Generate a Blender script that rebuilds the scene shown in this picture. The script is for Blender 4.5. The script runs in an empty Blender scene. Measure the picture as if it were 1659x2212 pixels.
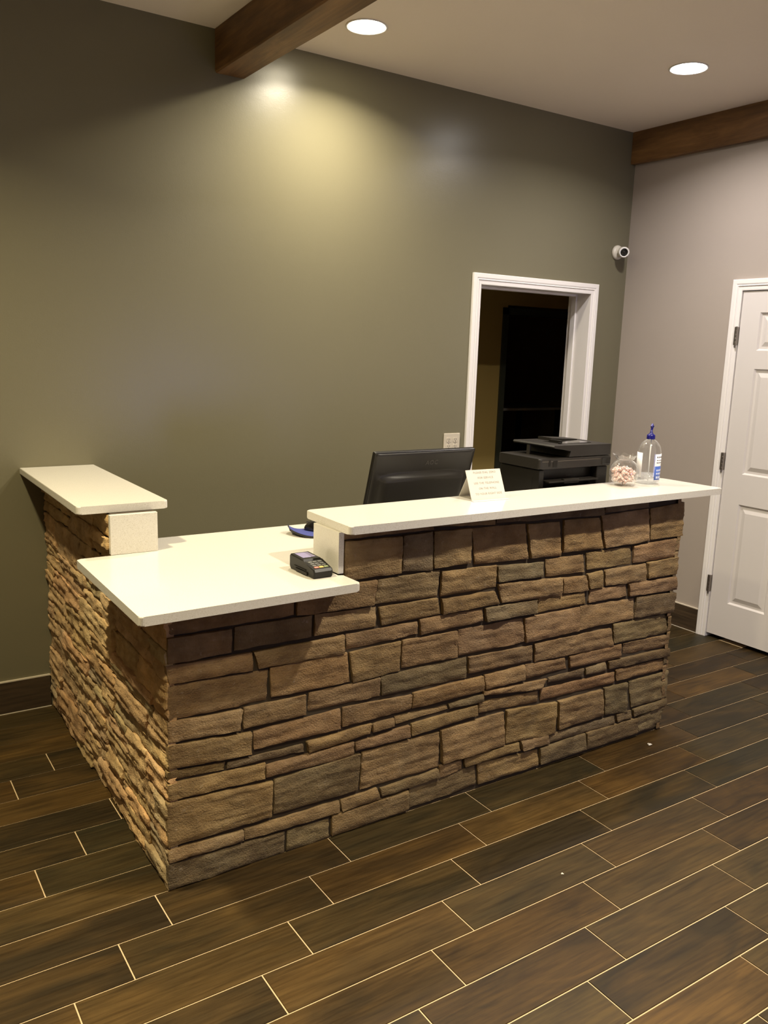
import bpy, bmesh, math, random
from mathutils import Vector, Matrix, noise
S = bpy.context.scene
C = S.collection
PI = math.pi
rng = random.Random(7)

# ------------------------------------------------------------------ helpers
def obj(name, bm, mat, parent=None, smooth=False, loc=(0, 0, 0)):
    me = bpy.data.meshes.new(name)
    bm.normal_update()
    bm.to_mesh(me)
    bm.free()
    for m in (mat if isinstance(mat, (list, tuple)) else [mat]):
        me.materials.append(m)
    if smooth:
        me.polygons.foreach_set('use_smooth', [True] * len(me.polygons))
    o = bpy.data.objects.new(name, me)
    o.location = loc
    C.objects.link(o)
    if parent:
        o.parent = parent
    return o

def thing(name, label, cat, loc=(0, 0, 0), rotz=0.0, group=None):
    o = bpy.data.objects.new(name, None)
    o.empty_display_size = 0.05
    o.location = loc
    o.rotation_euler = (0, 0, rotz)
    C.objects.link(o)
    o['label'] = label
    o['category'] = cat
    if group:
        o['group'] = group
    return o

def tag(o, label, cat, group=None, kind=None):
    o['label'] = label
    o['category'] = cat
    if group:
        o['group'] = group
    if kind:
        o['kind'] = kind
    return o

def merge(dst, src):
    me = bpy.data.meshes.new('tmp')
    src.to_mesh(me)
    src.free()
    dst.from_mesh(me)
    bpy.data.meshes.remove(me)

def box(bm, x0, y0, z0, x1, y1, z1, bev=0.0, seg=2, M=None, mi=0):
    b = bmesh.new()
    bmesh.ops.create_cube(b, size=1.0)
    for v in b.verts:
        v.co = Vector((x0 + (v.co.x + .5) * (x1 - x0), y0 + (v.co.y + .5) * (y1 - y0), z0 + (v.co.z + .5) * (z1 - z0)))
    if bev > 0:
        bmesh.ops.bevel(b, geom=list(b.edges), offset=bev, segments=seg, profile=.5, affect='EDGES')
    if M is not None:
        b.transform(M)
    for f in b.faces:
        f.material_index = mi
    merge(bm, b)

def prism(bm, pts, z0, z1, bev=0.0, seg=3, M=None):
    """pts: counter-clockwise outline in x, y"""
    b = bmesh.new()
    lo = [b.verts.new((p[0], p[1], z0)) for p in pts]
    hi = [b.verts.new((p[0], p[1], z1)) for p in pts]
    b.faces.new(hi)
    b.faces.new(lo[::-1])
    n = len(pts)
    for i in range(n):
        b.faces.new((lo[i], lo[(i + 1) % n], hi[(i + 1) % n], hi[i]))
    if bev > 0:
        es = [e for e in b.edges if abs(e.verts[0].co.z - e.verts[1].co.z) < 1e-6]
        bmesh.ops.bevel(b, geom=es, offset=bev, segments=seg, profile=.5, affect='EDGES')
    if M is not None:
        b.transform(M)
    merge(bm, b)

def rounded(pts, r, n=5, which=None):
    out = []
    N = len(pts)
    for i in range(N):
        p = Vector(pts[i]); a = Vector(pts[i - 1]); c = Vector(pts[(i + 1) % N])
        if which is not None and i not in which:
            out.append((p.x, p.y)); continue
        u = (a - p).normalized(); w = (c - p).normalized()
        A = p + u * r; B = p + w * r
        for k in range(n + 1):
            t = k / n
            q = A * (1 - t) ** 2 + p * 2 * t * (1 - t) + B * t * t
            out.append((q.x, q.y))
    return out

def lathe(bm, prof, n=32, M=None, cap0=True, cap1=True, fn=None, flip=False):
    """prof: list of (r, z) from bottom to top"""
    b = bmesh.new()
    rings = []
    for (r, z) in prof:
        ring = []
        for k in range(n):
            a = 2 * PI * k / n
            rr, zz = (r, z) if fn is None else fn(r, z, a)
            ring.append(b.verts.new((rr * math.cos(a), rr * math.sin(a), zz)))
        rings.append(ring)
    for i in range(len(rings) - 1):
        for k in range(n):
            f = (rings[i][k], rings[i][(k + 1) % n], rings[i + 1][(k + 1) % n], rings[i + 1][k])
            b.faces.new(f[::-1] if flip else f)
    if cap0:
        b.faces.new(rings[0] if flip else rings[0][::-1])
    if cap1:
        b.faces.new(rings[-1][::-1] if flip else rings[-1])
    if M is not None:
        b.transform(M)
    merge(bm, b)

def T(x, y, z):
    return Matrix.Translation((x, y, z))
def RX(a):
    return Matrix.Rotation(a, 4, 'X')
def RY(a):
    return Matrix.Rotation(a, 4, 'Y')
def RZ(a):
    return Matrix.Rotation(a, 4, 'Z')
def aim(d):
    return Vector(d).normalized().to_track_quat('Z', 'Y').to_matrix().to_4x4()

# ------------------------------------------------------------------ materials
def mat(name, col=(.5, .5, .5), rough=.5, metal=0.0, **kw):
    m = bpy.data.materials.new(name)
    m.use_nodes = True
    b = m.node_tree.nodes['Principled BSDF']
    b.inputs['Base Color'].default_value = (*col, 1)
    b.inputs['Roughness'].default_value = rough
    b.inputs['Metallic'].default_value = metal
    for k, v in kw.items():
        b.inputs[k].default_value = v
    return m

class N:
    """tiny node-graph writer"""
    def __init__(s, m):
        s.t = m.node_tree; s.b = s.t.nodes['Principled BSDF']
    def new(s, typ, **kw):
        n = s.t.nodes.new(typ)
        for k, v in kw.items():
            setattr(n, k, v)
        return n
    def link(s, a, b):
        s.t.links.new(a, b)
    def noise(s, vec, scale, detail=3.0, rough=.55, dist=0.0):
        n = s.new('ShaderNodeTexNoise')
        n.inputs['Scale'].default_value = scale
        n.inputs['Detail'].default_value = detail
        n.inputs['Roughness'].default_value = rough
        n.inputs['Distortion'].default_value = dist
        s.link(vec, n.inputs['Vector'])
        return n.outputs['Fac']
    def pos(s, scale=(1, 1, 1), add=None):
        g = s.new('ShaderNodeTexCoord')
        m = s.new('ShaderNodeMapping')
        m.inputs['Scale'].default_value = scale
        s.link(g.outputs['Object'], m.inputs['Vector'])
        v = m.outputs['Vector']
        if add is not None:
            a = s.new('ShaderNodeVectorMath', operation='ADD')
            s.link(v, a.inputs[0]); s.link(add, a.inputs[1])
            v = a.outputs[0]
        return v
    def ramp(s, fac, stops):
        r = s.new('ShaderNodeValToRGB')
        e = r.color_ramp.elements
        while len(e) < len(stops):
            e.new(.5)
        for i, (p, c) in enumerate(stops):
            e[i].position = p
            e[i].color = (*c, 1) if len(c) == 3 else c
        s.link(fac, r.inputs['Fac'])
        return r.outputs['Color']
    def mix(s, fac, a, b, mode='MIX'):
        m = s.new('ShaderNodeMix', data_type='RGBA', blend_type=mode)
        for sock, v in ((m.inputs[0], fac), (m.inputs[6], a), (m.inputs[7], b)):
            if isinstance(v, (int, float)):
                sock.default_value = v
            elif isinstance(v, tuple):
                sock.default_value = (*v, 1)
            else:
                s.link(v, sock)
        return m.outputs[2]
    def math(s, op, a, b=0.0):
        m = s.new('ShaderNodeMath', operation=op)
        for i, v in enumerate((a, b)):
            if isinstance(v, (int, float)):
                m.inputs[i].default_value = v
            else:
                s.link(v, m.inputs[i])
        return m.outputs[0]
    def bump(s, h, strength=.3, dist=.01):
        b = s.new('ShaderNodeBump')
        b.inputs['Strength'].default_value = strength
        b.inputs['Distance'].default_value = dist
        s.link(h, b.inputs['Height'])
        s.link(b.outputs['Normal'], s.b.inputs['Normal'])
    def col(s, c):
        s.link(c, s.b.inputs['Base Color'])
    def rough(s, r):
        s.link(r, s.b.inputs['Roughness'])
    def attr(s, name):
        return s.new('ShaderNodeAttribute', attribute_name=name)

def paint(name, col, rough, bump=.12, var=.04):
    m = mat(name, col, rough)
    n = N(m)
    p = n.pos()
    f = n.noise(p, 1.3, 2)
    c2 = tuple(c * (1 - 2 * var) for c in col)
    n.col(n.mix(f, col, c2))
    h = n.noise(p, 160, 3, .6)
    h2 = n.noise(p, 28, 3, .5)
    n.bump(n.math('ADD', h, h2), bump, .002)
    return m

WALL_DARK = paint('olive_grey_paint', (.172, .156, .099), .29, .10)
WALL_LIGHT = paint('taupe_paint', (.40, .345, .30), .5)
WALL_REAR = paint('rear_room_paint', (.62, .45, .15), .6)
CEIL = paint('ceiling_paint', (.90, .80, .68), .85, .2)
WALL_PALE = paint('pale_taupe_paint', (.74, .67, .58), .55)
WHITE = mat('white_trim_paint', (.82, .785, .76), .35)
DOORW = mat('white_door_paint', (.68, .64, .615), .38)

def quartz():
    m = mat('white_quartz', (.82, .80, .74), .16)
    n = N(m)
    p = n.pos()
    f = n.noise(p, 420, 2)
    c = n.ramp(f, [(.30, (.50, .46, .39)), (.42, (.69, .66, .60)), (.62, (.71, .68, .62)), (.72, (.80, .78, .74))])
    v = n.noise(p, 3, 2)
    n.col(n.mix(n.math('MULTIPLY', v, .12), c, (.62, .59, .53)))
    return m
QUARTZ = quartz()

def stone():
    m = mat('ledge_stone', (.25, .17, .1), .88)
    n = N(m)
    a = n.attr('tone')
    p = n.pos()
    ps = n.pos((5, 5, 26))
    f1 = n.noise(p, 9, 4, .6)
    f2 = n.noise(p, 55, 4, .65)
    f3 = n.noise(ps, 2.2, 4, .6, .5)
    c = n.mix(n.ramp(f1, [(.33, (0, 0, 0)), (.68, (1, 1, 1))]), n.mix(1.0, a.outputs['Color'], (.66, .60, .54), 'MULTIPLY'), n.mix(1.0, a.outputs['Color'], (1.22, 1.18, 1.12), 'MULTIPLY'))
    c = n.mix(n.ramp(f3, [(.45, (0, 0, 0)), (.75, (.55, .55, .55))]), c, n.mix(1.0, c, (.72, .60, .42), 'MULTIPLY'))
    c = n.mix(n.ramp(f2, [(.62, (0, 0, 0)), (.80, (.55, .55, .55))]), c, (.42, .34, .25))
    c = n.mix(n.ramp(f2, [(.22, (.6, .6, .6)), (.38, (0, 0, 0))]), c, (.07, .045, .025))
    f4 = n.noise(p, 4.5, 3, .6, .6)
    c = n.mix(n.ramp(f4, [(.46, (0, 0, 0)), (.72, (.55, .55, .55))]), c, n.mix(1.0, c, (.86, .96, 1.12), 'MULTIPLY'))
    n.col(c)
    n.bump(n.math('ADD', n.math('MULTIPLY', f2, .7), n.math('ADD', n.noise(p, 190, 3), n.math('MULTIPLY', f3, .8))), .75, .005)
    return m
STONE = stone()
MORTAR = mat('dark_mortar', (.045, .031, .018), .95)

def tile():
    m = mat('wood_look_tile', (.1, .07, .04), .5, **{'Specular IOR Level': .22})
    n = N(m)
    a = n.attr('tone')
    sep = n.new('ShaderNodeSeparateColor')
    n.link(a.outputs['Color'], sep.inputs[0])
    sc = n.new('ShaderNodeVectorMath', operation='SCALE')
    n.link(a.outputs['Color'], sc.inputs[0]); sc.inputs['Scale'].default_value = 23.0
    p = n.pos((1.5, 5.0, 5.0), sc.outputs[0])
    pg = n.pos((5, 85, 85), sc.outputs[0])
    big = n.noise(p, 1.7, 3, .55, .8)
    grain = n.noise(pg, 1.0, 4, .6, .4)
    dark = n.mix(sep.outputs[1], (.025, .0140, .0048), (.025, .0200, .0085))
    lite = n.mix(sep.outputs[1], (.110, .058, .014), (.072, .046, .015))
    k = n.math('ADD', n.math('MULTIPLY', big, 1.5), n.math('MULTIPLY', sep.outputs[0], .62))
    c = n.mix(n.ramp(n.math('SUBTRACT', k, .60), [(.12, (0, 0, 0)), (.95, (1, 1, 1))]), dark, lite)
    c = n.mix(n.ramp(grain, [(.32, (.8, .8, .8)), (.62, (0, 0, 0))]), c, n.mix(1.0, c, (.45, .42, .38), 'MULTIPLY'))
    n.col(c)
    n.rough(n.ramp(grain, [(.2, (.44, .44, .44)), (.8, (.58, .58, .58))]))
    n.bump(grain, .12, .002)
    return m
TILE = tile()
GROUT = mat('beige_grout', (.55, .41, .25), .9)
def basetile():
    m = mat('wood_look_base_tile', (.06, .04, .02), .45)
    n = N(m)
    g = n.noise(n.pos((4, 4, 60)), 1.0, 4, .6)
    n.col(n.ramp(g, [(.3, (.030, .020, .012)), (.75, (.085, .055, .030))]))
    return m
BASE = basetile()
BASECAP = mat('cream_edge_strip', (.62, .55, .44), .5)

def wood():
    m = mat('stained_timber', (.14, .07, .03), .55)
    n = N(m)
    p = n.pos((6, 1.2, 6))
    pg = n.pos((70, 3, 70))
    f = n.noise(p, 1.4, 4, .6, .6)
    g = n.noise(pg, 1.0, 4, .6, .3)
    c = n.ramp(f, [(.28, (.065, .030, .010)), (.5, (.165, .080, .025)), (.75, (.33, .175, .060))])
    c = n.mix(n.ramp(g, [(.3, (.5, .5, .5)), (.6, (0, 0, 0))]), c, n.mix(1.0, c, (.5, .45, .4), 'MULTIPLY'))
    n.col(c)
    n.bump(n.math('ADD', f, g), .35, .004)
    return m
WOOD = wood()

BLACK = mat('black_plastic', (.009, .0075, .006), .38, **{'Specular IOR Level': .3})
BLACKG = mat('gloss_black_plastic', (.012, .011, .010), .10)
DGREY = mat('charcoal_plastic', (.016, .0135, .011), .42, **{'Specular IOR Level': .35})
LOGO = mat('grey_logo_print', (.055, .048, .042), .4)
STEEL = mat('satin_nickel', (.30, .27, .24), .35, 1.0)
CHROME = mat('chrome', (.75, .73, .70), .15, 1.0)
CARD = mat('white_card', (.66, .62, .56), .6)
INK = mat('grey_ink', (.30, .27, .22), .7)
DINK = mat('dark_ink', (.10, .09, .10), .6)
PLATE = mat('ivory_plastic', (.56, .50, .40), .45)
SLOT = mat('dark_slot', (.05, .04, .03), .6)
CAMW = mat('camera_white', (.66, .62, .54), .35)
BLUE = mat('royal_blue_plastic', (.006, .005, .15), .35)
PADBLUE = mat('blue_cloth', (.045, .058, .25), .55)
RUBBER = mat('black_rubber', (.015, .014, .013), .5)
def clear(name, tint, edge, body=0.0):
    """thin clear wall: light passes straight through, the edges gloss"""
    m = bpy.data.materials.new(name)
    m.use_nodes = True
    t = m.node_tree
    t.nodes.remove(t.nodes['Principled BSDF'])
    out = t.nodes['Material Output']
    tr = t.nodes.new('ShaderNodeBsdfTransparent'); tr.inputs[0].default_value = (*tint, 1)
    gl = t.nodes.new('ShaderNodeBsdfGlossy'); gl.inputs[0].default_value = (1, 1, 1, 1); gl.inputs['Roughness'].default_value = .04
    lw = t.nodes.new('ShaderNodeLayerWeight'); lw.inputs[0].default_value = .5
    pw = t.nodes.new('ShaderNodeMath'); pw.operation = 'POWER'; pw.inputs[1].default_value = 2.6
    t.links.new(lw.outputs['Facing'], pw.inputs[0])
    fr = t.nodes.new('ShaderNodeMath'); fr.operation = 'MULTIPLY_ADD'; fr.inputs[1].default_value = edge; fr.inputs[2].default_value = .07
    t.links.new(pw.outputs[0], fr.inputs[0])
    mx = t.nodes.new('ShaderNodeMixShader')
    t.links.new(fr.outputs[0], mx.inputs[0]); t.links.new(tr.outputs[0], mx.inputs[1]); t.links.new(gl.outputs[0], mx.inputs[2])
    res = mx
    if body:
        df = t.nodes.new('ShaderNodeBsdfDiffuse'); df.inputs[0].default_value = (.85, .86, .87, 1)
        m2 = t.nodes.new('ShaderNodeMixShader'); m2.inputs[0].default_value = body
        t.links.new(mx.outputs[0], m2.inputs[1]); t.links.new(df.outputs[0], m2.inputs[2])
        res = m2
    t.links.new(res.outputs[0], out.inputs[0])
    return m
GLASS = clear('clear_glass', (.96, .96, .95), 1.0, .02)
PET = clear('clear_plastic', (.96, .96, .96), .75, .04)
GEL = clear('clear_gel', (.95, .96, .97), .3, .25)
LABELW = mat('white_label', (.80, .79, .80), .5)
LABELB = mat('blue_label', (.06, .13, .48), .45)
SCREEN = mat('lavender_screen', (.30, .27, .46), .15)
KEYG = mat('grey_key', (.10, .10, .09), .5)
KEYR = mat('red_key', (.62, .20, .15), .5)
KEYY = mat('yellow_key', (.75, .45, .10), .5)
KEYN = mat('green_key', (.22, .26, .10), .5)
RINGW = mat('white_enamel', (.85, .83, .80), .4)
def emis(name, col, s):
    m = mat(name, (.8, .8, .8), .5)
    b = m.node_tree.nodes['Principled BSDF']
    b.inputs['Emission Color'].default_value = (*col, 1)
    b.inputs['Emission Strength'].default_value = s
    return m
LENSW = emis('warm_lamp_lens', (1, .90, .66), 45)
LENSC = emis('cool_lamp_lens', (1, .96, .92), 45)
NIGHT = emis('lit_night_window', (.40, .46, 1.0), 4.5)
def candy():
    m = mat('striped_candy', (.8, .5, .45), .3)
    n = N(m)
    g = n.new('ShaderNodeTexCoord')
    s = n.new('ShaderNodeSeparateXYZ'); n.link(g.outputs['Object'], s.inputs[0])
    a = n.math('ARCTAN2', s.outputs[1], s.outputs[0])
    r = n.math('SQRT', n.math('ADD', n.math('POWER', s.outputs[0], 2.0), n.math('POWER', s.outputs[1], 2.0)))
    k = n.math('SINE', n.math('ADD', n.math('MULTIPLY', a, 6.0), n.math('MULTIPLY', r, 160.0)))
    n.col(n.ramp(k, [(.42, (.86, .78, .72)), (.52, (.78, .30, .25))]))
    return m
CANDY = candy()
WRAP = mat('candy_wrapper', (.95, .86, .82), .08, **{'Transmission Weight': .5, 'IOR': 1.2})
# ------------------------------------------------------------------ camera
cam = bpy.data.cameras.new('camera')
co = bpy.data.objects.new('camera', cam)
C.objects.link(co)
yaw, pit, rol = math.radians(33.66758645), math.radians(10.97746072), math.radians(1.87138997)
fw = Vector((math.sin(yaw) * math.cos(pit), math.cos(yaw) * math.cos(pit), -math.sin(pit)))
rt = Vector((math.cos(yaw), -math.sin(yaw), 0))
up = rt.cross(fw)
r2 = math.cos(rol) * rt + math.sin(rol) * up
u2 = -math.sin(rol) * rt + math.cos(rol) * up
m3 = Matrix((r2, u2, -fw)).transposed()
co.matrix_world = Matrix.Translation((-0.7586358, -3.81325018, 1.64208773)) @ m3.to_4x4()
cam.sensor_fit = 'VERTICAL'
cam.sensor_height = 36
cam.lens = 1816.6445 / 2212 * 36
cam.clip_start = .05
S.camera = co

# ------------------------------------------------------------------ setting
XR, ZC = 3.5815, 3.0025
X0, Y0 = -4.5, -6.6
DL, DR, DT, WT = 2.386, 3.269, 2.0174, .178     # doorway in the back wall
RD0, RD1, RDT = -.852, -1.672, 2.026             # door in the right wall

def struct(name, bm, m, label, cat, **k):
    o = obj(name, bm, m, **k)
    return tag(o, label, cat, kind='structure')

# floor: wood-look tiles, quarter stagger, thin beige grout
def floor():
    b = bmesh.new()
    lay = b.loops.layers.float_color.new('tone')
    def quad(vs, mi, tone):
        f = b.faces.new([b.verts.new(v) for v in vs])
        f.material_index = mi
        for l in f.loops:
            l[lay] = tone
    quad([(X0, Y0, -.0022), (6.9, Y0, -.0022), (6.9, 5.2, -.0022), (X0, 5.2, -.0022)], 1, (0, 0, 0, 1))
    g = .0017
    k = -33
    while True:
        y1 = -.005 - .1555 * k if k < 10 else -1.56 - .1556 * (k - 10)
        y0 = -.005 - .1555 * (k + 1) if k + 1 < 10 else -1.56 - .1556 * (k - 9)
        if y1 < Y0:
            break
        off = -.044 - (k - 10) * (.159 if k < 10 else .155)
        P = .599
        i0 = math.floor((X0 - off) / P)
        for i in range(i0, int((6.9 - off) / P) + 1):
            a, c = max(off + i * P, X0), min(off + (i + 1) * P, 6.9)
            if c - a < .01:
                continue
            if a > XR and y1 < 0:
                continue
            rr = random.Random(i * 977 + k * 131 + 5)
            tone = (rr.random(), rr.random(), rr.random(), 1)
            e = .0012
            top = [(a + g + e, y0 + g + e, 0), (c - g - e, y0 + g + e, 0), (c - g - e, y1 - g - e, 0), (a + g + e, y1 - g - e, 0)]
            low = [(a + g, y0 + g, -.0022), (c - g, y0 + g, -.0022), (c - g, y1 - g, -.0022), (a + g, y1 - g, -.0022)]
            quad(top, 0, tone)
            for j in range(4):
                quad([low[j], low[(j + 1) % 4], top[(j + 1) % 4], top[j]], 0, tone)
        k += 1
    return struct('floor', b, [TILE, GROUT], 'dark brown wood-look plank tile floor with thin beige grout lines', 'floor')
floor()
b = bmesh.new()
box(b, X0, Y0, ZC, 6.9, 5.2, ZC + .1)
struct('ceiling', b, CEIL, 'plain beige painted ceiling with round recessed lights', 'ceiling')
b = bmesh.new()
box(b, X0 - .1, 0, 0, DL - .012, WT, ZC)
box(b, DR + .012, 0, 0, XR + .12, WT, ZC)
box(b, DL - .012, 0, DT + .012, DR + .012, WT, ZC)
struct('wall_back', b, WALL_DARK, 'olive grey painted back wall behind the stone desk', 'wall')
b = bmesh.new()
box(b, XR, Y0, 0, XR + .12, RD1 - .02, ZC)
box(b, XR, RD0 + .02, 0, XR + .12, 0, ZC)
box(b, XR, RD1 - .02, RDT + .02, XR + .12, RD0 + .02, ZC)
struct('wall_right', b, WALL_LIGHT, 'light taupe painted side wall with a white panel door', 'wall')
b = bmesh.new()
box(b, X0 - .1, Y0, 0, X0, 0, ZC)
struct('wall_left', b, WALL_PALE, 'taupe side wall outside the picture on the left', 'wall')
b = bmesh.new()
wx0, wx1, wz0, wz1 = 2.45, 3.30, .12, 1.50
box(b, X0 - .1, Y0 - .12, 0, wx0, Y0, ZC)
box(b, wx1, Y0 - .12, 0, XR + .12, Y0, ZC)
box(b, wx0, Y0 - .12, 0, wx1, Y0, wz0)
box(b, wx0, Y0 - .12, wz1, wx1, Y0, ZC)
struct('wall_front', b, WALL_PALE, 'taupe wall behind the photographer', 'wall')
b = bmesh.new()
box(b, wx0, Y0 - .10, wz0, wx1, Y0 - .07, wz1)
w = struct('window_1', b, NIGHT, 'bluish lit night window behind the photographer', 'window')
b = bmesh.new()
for (a, c, e, f) in ((wx0, wx0 + .05, wz0, wz1), (wx1 - .05, wx1, wz0, wz1), (wx0, wx1, wz0, wz0 + .05), (wx0, wx1, wz1 - .05, wz1)):
    box(b, a, Y0 - .07, e, c, Y0 + .01, f)
obj('window_frame', b, WHITE, w)

# rear room seen through the doorway
b = bmesh.new()
FY = 1.2
box(b, 1.6, FY, 0, 3.66, FY + .12, ZC)
box(b, 5.6, FY, 0, 6.9, FY + .12, ZC)
box(b, 3.66, FY, 2.0, 6.1, FY + .12, ZC)
struct('wall_far', b, WALL_REAR, 'dim olive wall of the unlit room behind the doorway', 'wall')
b = bmesh.new()
box(b, 1.5, WT, 0, 1.6, 5.2, ZC)
box(b, 6.8, WT, 0, 6.9, 5.2, ZC)
box(b, 1.5, 5.1, 0, 6.9, 5.2, ZC)
box(b, XR + .12, 0, 0, 6.9, WT, ZC)
struct('wall_rear', b, WALL_REAR, 'dark outer walls of the unlit back rooms', 'wall')
DARKW = mat('dark_green_frame', (.06, .065, .045), .5)
b = bmesh.new()
box(b, 3.61, FY - .015, 0, 3.66, FY + .12, 1.98)
box(b, 5.6, FY - .015, 0, 5.65, FY + .12, 1.98)
box(b, 3.61, FY - .015, 1.93, 5.65, FY + .12, 1.98)
struct('trim_1', b, DARKW, 'dark painted frame of the far doorway in the unlit back room', 'door frame')
t = thing('dark_table', 'dark table in the unlit room seen through the doorway', 'table', (4.45, 2.05, 0))
b = bmesh.new(); box(b, -.45, -.3, 1.145, .45, .3, 1.168, .004)
obj('tabletop', b, mat('brightened_laminate', (.55, .52, .46), .25), t)  # tabletop colour brightened to stand in for light on the barely lit edge
for sx in (-1, 1):
    for sy in (-1, 1):
        b = bmesh.new(); box(b, sx * .41 - .02, sy * .26 - .02, 0, sx * .41 + .02, sy * .26 + .02, 1.145)
        obj('leg', b, BLACK, t)

# doorway trim
def casing(bm, plane, u0, u1, top, w=.061, th=.016):
    """stepped casing round an opening; plane(u, d, z) -> xyz, d = distance off the wall"""
    prof = [(0, 0), (0, th * .55), (w * .10, th * .62), (w * .34, th * .62), (w * .42, th * .95), (w * .50, th * .80), (w * .62, th), (w * .95, th), (w, th * .8), (w, 0)]
    rows = []
    for (o, d) in prof:
        rows.append([(u0 - o, d, 0), (u0 - o, d, top + o), (u1 + o, d, top + o), (u1 + o, d, 0)])
    vs = [[bm.verts.new(plane(*p)) for p in r] for r in rows]
    for i in range(len(vs) - 1):
        for j in range(3):
            bm.faces.new((vs[i][j], vs[i][j + 1], vs[i + 1][j + 1], vs[i + 1][j]))
    for j in (0, 3):
        bm.faces.new([r[j] for r in vs])
    bmesh.ops.recalc_face_normals(bm, faces=list(bm.faces))
d1 = thing('door_1', 'open doorway in the olive wall framed by white casing', 'doorway', ((DL + DR) / 2, 0, 0))
d1['kind'] = 'structure'
ox = (DL + DR) / 2
b = bmesh.new()
casing(b, lambda u, d, z: (u, -d, z), DL - ox, DR - ox, DT)
obj('door_casing', b, WHITE, d1)
b = bmesh.new()
box(b, DL - .012 - ox, 0, 0, DL - ox, WT, DT)
box(b, DR - ox, 0, 0, DR + .012 - ox, WT, DT)
box(b, DL - .012 - ox, 0, DT, DR + .012 - ox, WT, DT + .012)
obj('door_jamb', b, WHITE, d1)
b = bmesh.new()
box(b, DL - ox, .105, 0, DL + .012 - ox, .145, DT, .002)
box(b, DR - .012 - ox, .105, 0, DR - ox, .145, DT, .002)
box(b, DL + .012 - ox, .105, DT - .012, DR - .012 - ox, .145, DT, .002)
obj('door_stop', b, WHITE, d1)

# white six-panel door in the right wall
d2 = thing('door_2', 'closed white six-panel door in the taupe side wall', 'door', (XR, (RD0 + RD1) / 2, 0))
d2['kind'] = 'structure'
oy = (RD0 + RD1) / 2
b = bmesh.new()
casing(b, lambda u, d, z: (-d, u, z), RD1 - oy, RD0 - oy, RDT)
obj('door_casing', b, WHITE, d2)
b = bmesh.new()
box(b, 0, RD0 - oy, 0, .12, RD0 + .02 - oy, RDT)
box(b, 0, RD1 - .02 - oy, 0, .12, RD1 - oy, RDT)
box(b, 0, RD1 - .02 - oy, RDT, .12, RD0 + .02 - oy, RDT + .02)
obj('door_jamb', b, WHITE, d2)
def door_slab():
    b = bmesh.new()
    ya, yb, za, zb = RD0 - .004 - oy, RD1 + .004 - oy, .026, RDT - .004
    ys = [ya, -.972 - oy, -1.208 - oy, -1.316 - oy, -1.552 - oy, yb]
    zs = [za, .234, .828, 1.003, 1.598, 1.699, 1.905, zb]
    V = {}
    def v(x, y, z):
        k = (round(x, 5), round(y, 5), round(z, 5))
        if k not in V:
            V[k] = b.verts.new(k)
        return V[k]
    for i in range(5):
        for j in range(7):
            y0, y1, z0, z1 = ys[i], ys[i + 1], zs[j], zs[j + 1]
            if i in (1, 3) and j in (1, 3, 5):
                prev = None
                for (ins, dep) in ((0, 0), (.009, .011), (.022, .011), (.046, .002)):
                    r = [(dep, y0 - ins, z0 + ins), (dep, y1 + ins, z0 + ins), (dep, y1 + ins, z1 - ins), (dep, y0 - ins, z1 - ins)]
                    if prev:
                        for q in range(4):
                            b.faces.new([v(*p) for p in (prev[q], prev[(q + 1) % 4], r[(q + 1) % 4], r[q])])
                    prev = r
                b.faces.new([v(*p) for p in prev])
            else:
                b.faces.new([v(0, y0, z0), v(0, y1, z0), v(0, y1, z1), v(0, y0, z1)])
    P = [(0, ya, za), (0, yb, za), (0, yb, zb), (0, ya, zb)]
    for q in range(4):
        p0, p1 = P[q], P[(q + 1) % 4]
        b.faces.new([b.verts.new(c) for c in (p0, (.035, p0[1], p0[2]), (.035, p1[1], p1[2]), p1)])
    b.faces.new([b.verts.new((.035, p[1], p[2])) for p in P])
    bmesh.ops.recalc_face_normals(b, faces=list(b.faces))
    return b
slab = obj('door_panel', door_slab(), DOORW, d2)
slab['label'] = 'white moulded six-panel door leaf'
for zc in (1.777, 1.064, .331):
    b = bmesh.new()
    for k in range(5):
        lathe(b, [(.0052, zc - .052 + k * .021), (.0058, zc - .050 + k * .021), (.0058, zc - .034 + k * .021), (.0052, zc - .032 + k * .021)], 12, T(-.020, RD0 + .002 - oy, 0))
    lathe(b, [(.002, zc - .066), (.0045, zc - .060), (.0045, zc - .052)], 10, T(-.020, RD0 + .002 - oy, 0))
    box(b, -.0185, RD0 + .003 - oy, zc - .05, -.0155, RD0 + .016 - oy, zc + .05)
    box(b, -.0185, RD0 - .002 - oy, zc - .05, .001, RD0 + .003 - oy, zc + .05)
    o = obj('hinge', b, STEEL, d2)
b = bmesh.new()
lathe(b, [(.026, 0), (.026, .006), (.011, .010), (.011, .035), (.024, .042), (.028, .055), (.022, .066), (.001, .070)], 20, T(0, RD1 + .07 - oy, .95) @ RY(-PI / 2))
obj('door_knob', b, STEEL, d2)

# base tiles
def baseboard(name, segs, label):
    b = bmesh.new()
    for (x0, y0, x1, y1, ax) in segs:
        box(b, x0, y0, .003, x1, y1, .147, .0008, 1)
    o = struct(name, b, BASE, label, 'baseboard')
    b = bmesh.new()
    for (x0, y0, x1, y1, ax) in segs:
        box(b, x0, y0, .1465, x1, y1, .152)
        if ax == 'x':
            box(b, x0, y0 - .003, 0, x1, y1, .003)
        else:
            box(b, x0 - .003, y0, 0, x1, y1, .003)
    obj('edge_strip', b, BASECAP, o)
baseboard('baseboard_back', [(X0, -.010, -.008, 0, 'x'), (.17, -.010, DL - .063, 0, 'x'), (DR + .063, -.010, XR, 0, 'x')], 'dark wood-look tile baseboard with cream top edge along the olive wall')
baseboard('baseboard_right', [(XR - .010, RD0 + .063, XR, -.010, 'y'), (XR - .010, Y0, XR, RD1 - .063, 'y')], 'dark tile baseboard with cream top edge along the taupe wall')

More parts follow.
